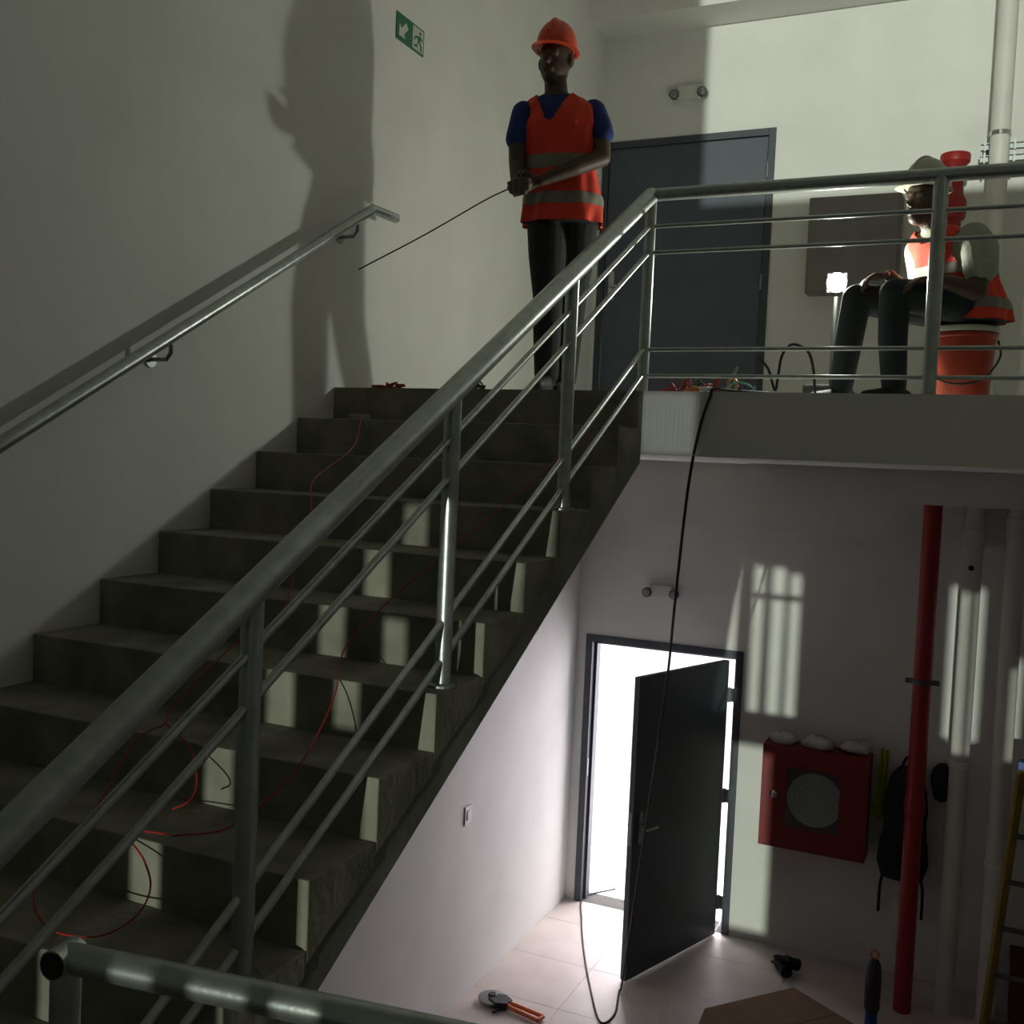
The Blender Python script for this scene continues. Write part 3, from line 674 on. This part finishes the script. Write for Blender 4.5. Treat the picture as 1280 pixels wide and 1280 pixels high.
def hand(B, wrist, d, n, thumb, curl=.6):
    """palm towards n, fingers along d, thumb on the side 'thumb'"""
    w_ = Vector(wrist); d = Vector(d).normalized(); th = Vector(thumb); th = (th-d*th.dot(d)).normalized(); n = d.cross(th)*(1 if d.cross(th).dot(Vector(n)) > 0 else -1)
    for k in (-.026, -.009, .009, .026):
        B.cap([w_, w_+d*.085+th*k], [.016, .014], 'skin', 10)
    for i, k in enumerate((.032, .011, -.010, -.030)):
        ln = (.040, .045, .042, .032)[i]; p = w_+d*.088+th*k; a = 0; pts = [p]
        for seg, f in enumerate((1, .72, .55)):
            a += curl*(.9 if seg == 0 else 1.1); p = p+(d*math.cos(a)+n*math.sin(a))*ln*f; pts.append(p)
        B.cap(pts, [.0095, .009, .0085, .0075], 'skin', 10)
    p = w_+d*.03+th*.028; q1 = p+(d*.6+th*.75+n*.2).normalized()*.042; q2 = q1+(d*.85+th*.15+n*.5).normalized()*.032
    B.cap([p, q1, q2], [.014, .011, .0085], 'skin', 10)
def hat(parent, P, M_, m, name='hard_hat'):
    h = MB(); n = 36; rings = []
    c0 = P(0, -.008, .052)
    for i in range(11):
        th = math.pi/2*i/10; rz = .140*math.sin(th); k = math.cos(th)
        rings.append([c0+M_@Vector(((.098*max(k, .02))*math.cos(2*math.pi*j/n), (.120*max(k, .02))*math.sin(2*math.pi*j/n), rz)) for j in range(n)])
    o = h.loft(rings).build(name, m, parent, smooth=True)
    b = MB(); r1, r2, r3 = [], [], []
    for j in range(n):
        a = 2*math.pi*j/n; f = max(0, math.sin(a))**2; e = .012+.045*f
        c_, s_ = math.cos(a), math.sin(a)
        r1.append(c0+M_@Vector((.096*c_, .118*s_, .006))); r2.append(c0+M_@Vector(((.098+e*.6)*c_, (.120+e)*s_, -.004-.012*f))); r3.append(c0+M_@Vector((.090*c_, .112*s_, -.006)))
    b.loft([r1, r2, r3], closed_ends=False).build('brim', m, o, smooth=True)
    MB().tube([c0+M_@Vector((0, .117*math.cos(a), .139*math.sin(a)+.002)) for a in [math.pi*(.12+.76*i/14) for i in range(15)]], .008, 8).build('ridge', m, o, smooth=True)
    return o
def torso_rings(secs, F, n=40, grow=0, e=.8):
    Lf = Vector((-Vector(F).y, Vector(F).x, 0)).normalized(); out = []
    for (c, rx_, ry_) in secs:
        c = Vector(c); Fh = Vector((F[0], F[1], 0)).normalized(); row = []
        for j in range(n):
            a = 2*math.pi*j/n; cc, ss = math.cos(a), math.sin(a)
            row.append(c+Lf*((rx_+grow)*math.copysign(abs(cc)**e, cc))+Fh*((ry_+grow)*math.copysign(abs(ss)**e, ss)))
        out.append(row)
    return out
def interp(secs, n):
    out = []
    for i in range(n+1):
        t = i/n*(len(secs)-1); k = min(int(t), len(secs)-2); f = t-k; a, b = secs[k], secs[k+1]
        out.append((Vector(a[0]).lerp(Vector(b[0]), f), a[1]+(b[1]-a[1])*f, a[2]+(b[2]-a[2])*f))
    return out
def vest(parent, secs, F, shoulders, v_depth, bands, grow=.014, m='orange_vest', arm=.085, neck=None, zsh=None):
    """shell around the torso with arm holes, V neck and two reflective bands"""
    sec = interp(secs, 120); n = 144; Fh = Vector((F[0], F[1], 0)).normalized(); Lf = Vector((-Fh.y, Fh.x, 0))
    rings = torso_rings(sec, F, n, grow); b = MB(); N = len(rings); vs_ = []
    for i, r in enumerate(rings):
        for j, p in enumerate(r):
            flare = .010*max(0, 1-i/36)*math.sin(j*.35)+.004*math.sin(j*.45+i*.125)
            d = (p-sec[i][0]).normalized(); vs_.append(p+d*flare)
    top = sec[-1][0]; fs = []
    for i in range(N-1):
        for j in range(n):
            q = [i*n+j, i*n+(j+1) % n, (i+1)*n+(j+1) % n, (i+1)*n+j]; c = sum((vs_[k] for k in q), Vector())/4
            if any((c-Vector(s)).length < arm for s in shoulders): continue
            dz = top.z-c.z; rel = c-top
            if neck is not None:
                rn = Vector((c.x-neck.x, c.y-neck.y, 0)); fr_ = rn.dot(Fh); sd_ = abs(rn.dot(Lf))
                if fr_ > 0 and dz < v_depth and sd_ < .015+.075*(1-dz/v_depth): continue
                if rn.length < .066 and dz < .06: continue
            fs.append(tuple(q))
    k = len(vs_); inner = []
    for i in range(N):
        for j in range(n):
            p = vs_[i*n+j]; inner.append(p-(p-sec[i][0]).normalized()*.004)
    used = sorted({x for f in fs for x in f}); 
    b.add(vs_+inner, fs+[tuple(x+k for x in f[::-1]) for f in fs])
    o = b.build('safety_vest', m, parent, smooth=True)
    me = o.data; bm = bmesh.new(); bm.from_mesh(me); bmesh.ops.delete(bm, geom=[v for v in bm.verts if not v.link_faces], context='VERTS'); bm.to_mesh(me); bm.free()
    for i0, i1 in bands:
        bb = MB(); rr = []
        for i in range(i0, i1+1):
            rr.append([vs_[i*n+j]+(vs_[i*n+j]-sec[i][0]).normalized()*.003 for j in range(n)])
        bb.loft(rr, closed_ends=False).build('reflective_band', 'reflective', o, smooth=True)
    return o

# --- worker standing at the top of the stairs
IMG = -YAW                                   # local x = along the picture, -y = towards the viewer
m1 = tag(empty('person', (.925, -2.95, 0), IMG), 'person standing at the stair top in orange helmet and vest, blue shirt, pulling a wire', 'person')
B = Body(); F1 = Vector((-.28, -.96, 0))
sec1 = [((.02, 0, .82), .180, .128), ((.02, 0, .93), .178, .124), ((.005, 0, 1.05), .160, .112), ((-.01, -.005, 1.18), .172, .115), ((-.02, -.005, 1.28), .180, .115), ((-.025, 0, 1.36), .168, .095), ((-.03, .005, 1.405), .120, .075), ((-.03, .005, 1.43), .075, .06)]
B.mb.loft(torso_rings(interp(sec1, 40), F1)); 
for a, b_ in zip(sec1[:-1], sec1[1:]): B.prim.append((Vector(a[0]), Vector(b_[0]), (a[1]+a[2])/2, (b_[1]+b_[2])/2, 'shirt'))
B.cap([(-.03, .005, 1.40), (-.042, -.015, 1.49)], [.058, .054], 'skin')
# arms: viewer right (person's left), crossing in front of the vest
B.cap([(.145, -.01, 1.355), (.178, -.055, 1.27)], [.062, .058], 'shirt'); B.cap([(.178, -.055, 1.27), (.185, -.075, 1.235)], [.058, .057], 'shirt')
B.cap([(.178, -.06, 1.26), (.188, -.10, 1.12), (.06, -.165, 1.05), (-.095, -.20, .975)], [.046, .043, .038, .027], 'skin')
hand(B, (-.095, -.20, .975), (-.90, -.15, -.35), (-.1, .4, -.8), (-.2, -.2, .95), .55)
# viewer left arm
B.cap([(-.185, -.01, 1.335), (-.212, -.03, 1.21)], [.060, .056], 'shirt')
B.cap([(-.21, -.03, 1.22), (-.205, -.04, 1.09), (-.20, -.10, 1.0), (-.195, -.165, .945)], [.045, .042, .036, .027], 'skin')
hand(B, (-.195, -.165, .945), (-.12, -.90, -.15), (.95, -.1, .1), (0, -.2, .95), .9)
# legs
B.cap([(-.05, 0, .84), (-.045, -.06, .66), (-.035, -.10, .47), (-.03, -.09, .28), (-.025, -.09, .10)], [.100, .090, .072, .066, .058], 'pants')
B.cap([(.095, .01, .84), (.092, .03, .66), (.085, .06, .47), (.08, .12, .28), (.075, .17, .10)], [.100, .090, .072, .066, .058], 'pants')
for x, y in ((-.03, -.09), (.075, .17)):
    B.cap([(x, y+.05, .045), (x-.01, y-.05, .045), (x-.04, y-.15, .035)], [.042, .042, .034], 'shoe')
P, Mh = head(B, (-.045, -.02, 1.582), Vector((-.42, -.91, 0)), 0)
om = {'skin': 'skin', 'shirt': 'blue_shirt', 'pants': 'trousers', 'shoe': 'shoe', 'eye': 'eye_white', 'lip': 'skin', 'hair': 'hair'}
hc = Vector((-.045, -.02, 1.582))
def ov1(c, t):
    if t == 'pants' and c.z > .97: return 'shirt'
    if t == 'shirt' and c.z < .95: return 'pants'
    if t == 'shirt' and c.z > 1.415 and abs(c.x+.03) < .09: return 'skin'
    if t in ('skin',) and c.z > 1.52:
        rel = Mh.transposed()@(c-hc)
        if rel.y < -.015 and rel.z > -.06 or rel.z > .065: return 'hair'
    return t
B.fuse('body', m1, om, override=ov1)
hat(m1, P, Mh, 'orange_plastic')
vest(m1, sec1, F1, [(.175, -.02, 1.34), (-.215, -.01, 1.315)], .155, ((12, 20), (36, 44)), arm=.088, neck=Vector((-.03, .005, 1.43)))

# --- worker sitting on the bucket behind the railing
m2 = tag(empty('person', (2.725, -2.3, 0), IMG), 'person sitting on the orange bucket in beige helmet and orange vest, pale shirt', 'person')
B = Body(); F2 = Vector((-.93, -.37, 0))
sec2 = [((.01, 0, .415), .185, .140), ((-.0, 0, .50), .178, .140), ((-.035, -.005, .59), .162, .130), ((-.075, -.01, .67), .170, .122), ((-.11, -.015, .735), .172, .112), ((-.135, -.02, .785), .158, .095), ((-.155, -.025, .82), .112, .075), ((-.165, -.03, .84), .072, .06)]
B.mb.loft(torso_rings(interp(sec2, 40), F2))
for a, b_ in zip(sec2[:-1], sec2[1:]): B.prim.append((Vector(a[0]), Vector(b_[0]), (a[1]+a[2])/2, (b_[1]+b_[2])/2, 'shirt'))
B.cap([(-.165, -.03, .82), (-.225, -.055, .90)], [.058, .054], 'skin')
Lf2 = Vector((.37, -.93, 0))
sl_ = Vector((-.115, -.02, .765))+Lf2*.16; sr_ = Vector((-.125, -.02, .765))-Lf2*.16
B.cap([sl_, sl_+Vector((.02, -.02, -.05)), sl_+Vector((.025, -.035, -.13))], [.076, .084, .076], 'shirt')
e1 = sl_+Vector((.01, -.05, -.235)); wr1 = Vector((-.24, -.26, .565))
B.cap([sl_+Vector((.02, -.035, -.12)), e1, wr1], [.048, .044, .028], 'skin')
hand(B, wr1, (-.92, -.1, -.1), (0, 0, -1), (.1, .9, .1), .35)
B.cap([sr_, sr_+Vector((.03, .02, -.13))], [.066, .060], 'shirt')
e2 = sr_+Vector((.01, .02, -.23)); wr2 = Vector((-.36, .0, .62))
B.cap([sr_+Vector((.03, .02, -.12)), e2, wr2], [.047, .043, .028], 'skin')
hand(B, wr2, (-.9, -.2, -.1), (0, 0, -1), (0, -.95, .1), .45)
B.cap([(.0, -.075, .485), (-.18, -.16, .49), (-.41, -.22, .50)], [.088, .086, .068], 'pants')
B.cap([(-.41, -.22, .50), (-.40, -.20, .30), (-.375, -.18, .10)], [.068, .064, .055], 'pants')
B.cap([(-.03, .075, .485), (-.26, .06, .50), (-.50, .02, .51)], [.098, .088, .068], 'pants')
B.cap([(-.50, .02, .51), (-.525, .03, .30), (-.545, .04, .10)], [.068, .064, .055], 'pants')
for x, y in ((-.375, -.18), (-.545, .04)):
    B.cap([(x+.05, y+.02, .045), (x-.05, y-.02, .045), (x-.14, y-.06, .035)], [.042, .042, .034], 'shoe')
hc2 = Vector((-.245, -.07, .955)); P2, Mh2 = head(B, hc2, Vector((-.85, -.52, 0)), .0)
def ov2(c, t):
    if t == 'pants' and c.z > .60: return 'shirt'
    if t == 'shirt' and c.z < .50: return 'pants'
    if t == 'shirt' and c.z > .825 and (c-Vector((-.165, -.03, c.z))).length < .085: return 'skin'
    if t == 'skin' and c.z > .90:
        rel = Mh2.transposed()@(c-hc2)
        if rel.y < -.015 and rel.z > -.06 or rel.z > .065: return 'hair'
    return t
om2 = dict(om); om2.update(shirt='pale_shirt', pants='jeans')
B.fuse('body', m2, om2, override=ov2)
hat(m2, P2, Mh2, 'beige_hat')
vest(m2, sec2, F2, [sl_+Vector((.0, -.02, -.03)), sr_+Vector((-.01, 0, -.03))], .08, ((10, 20), (40, 50)), arm=.098, neck=Vector((-.165, -.03, .84)))
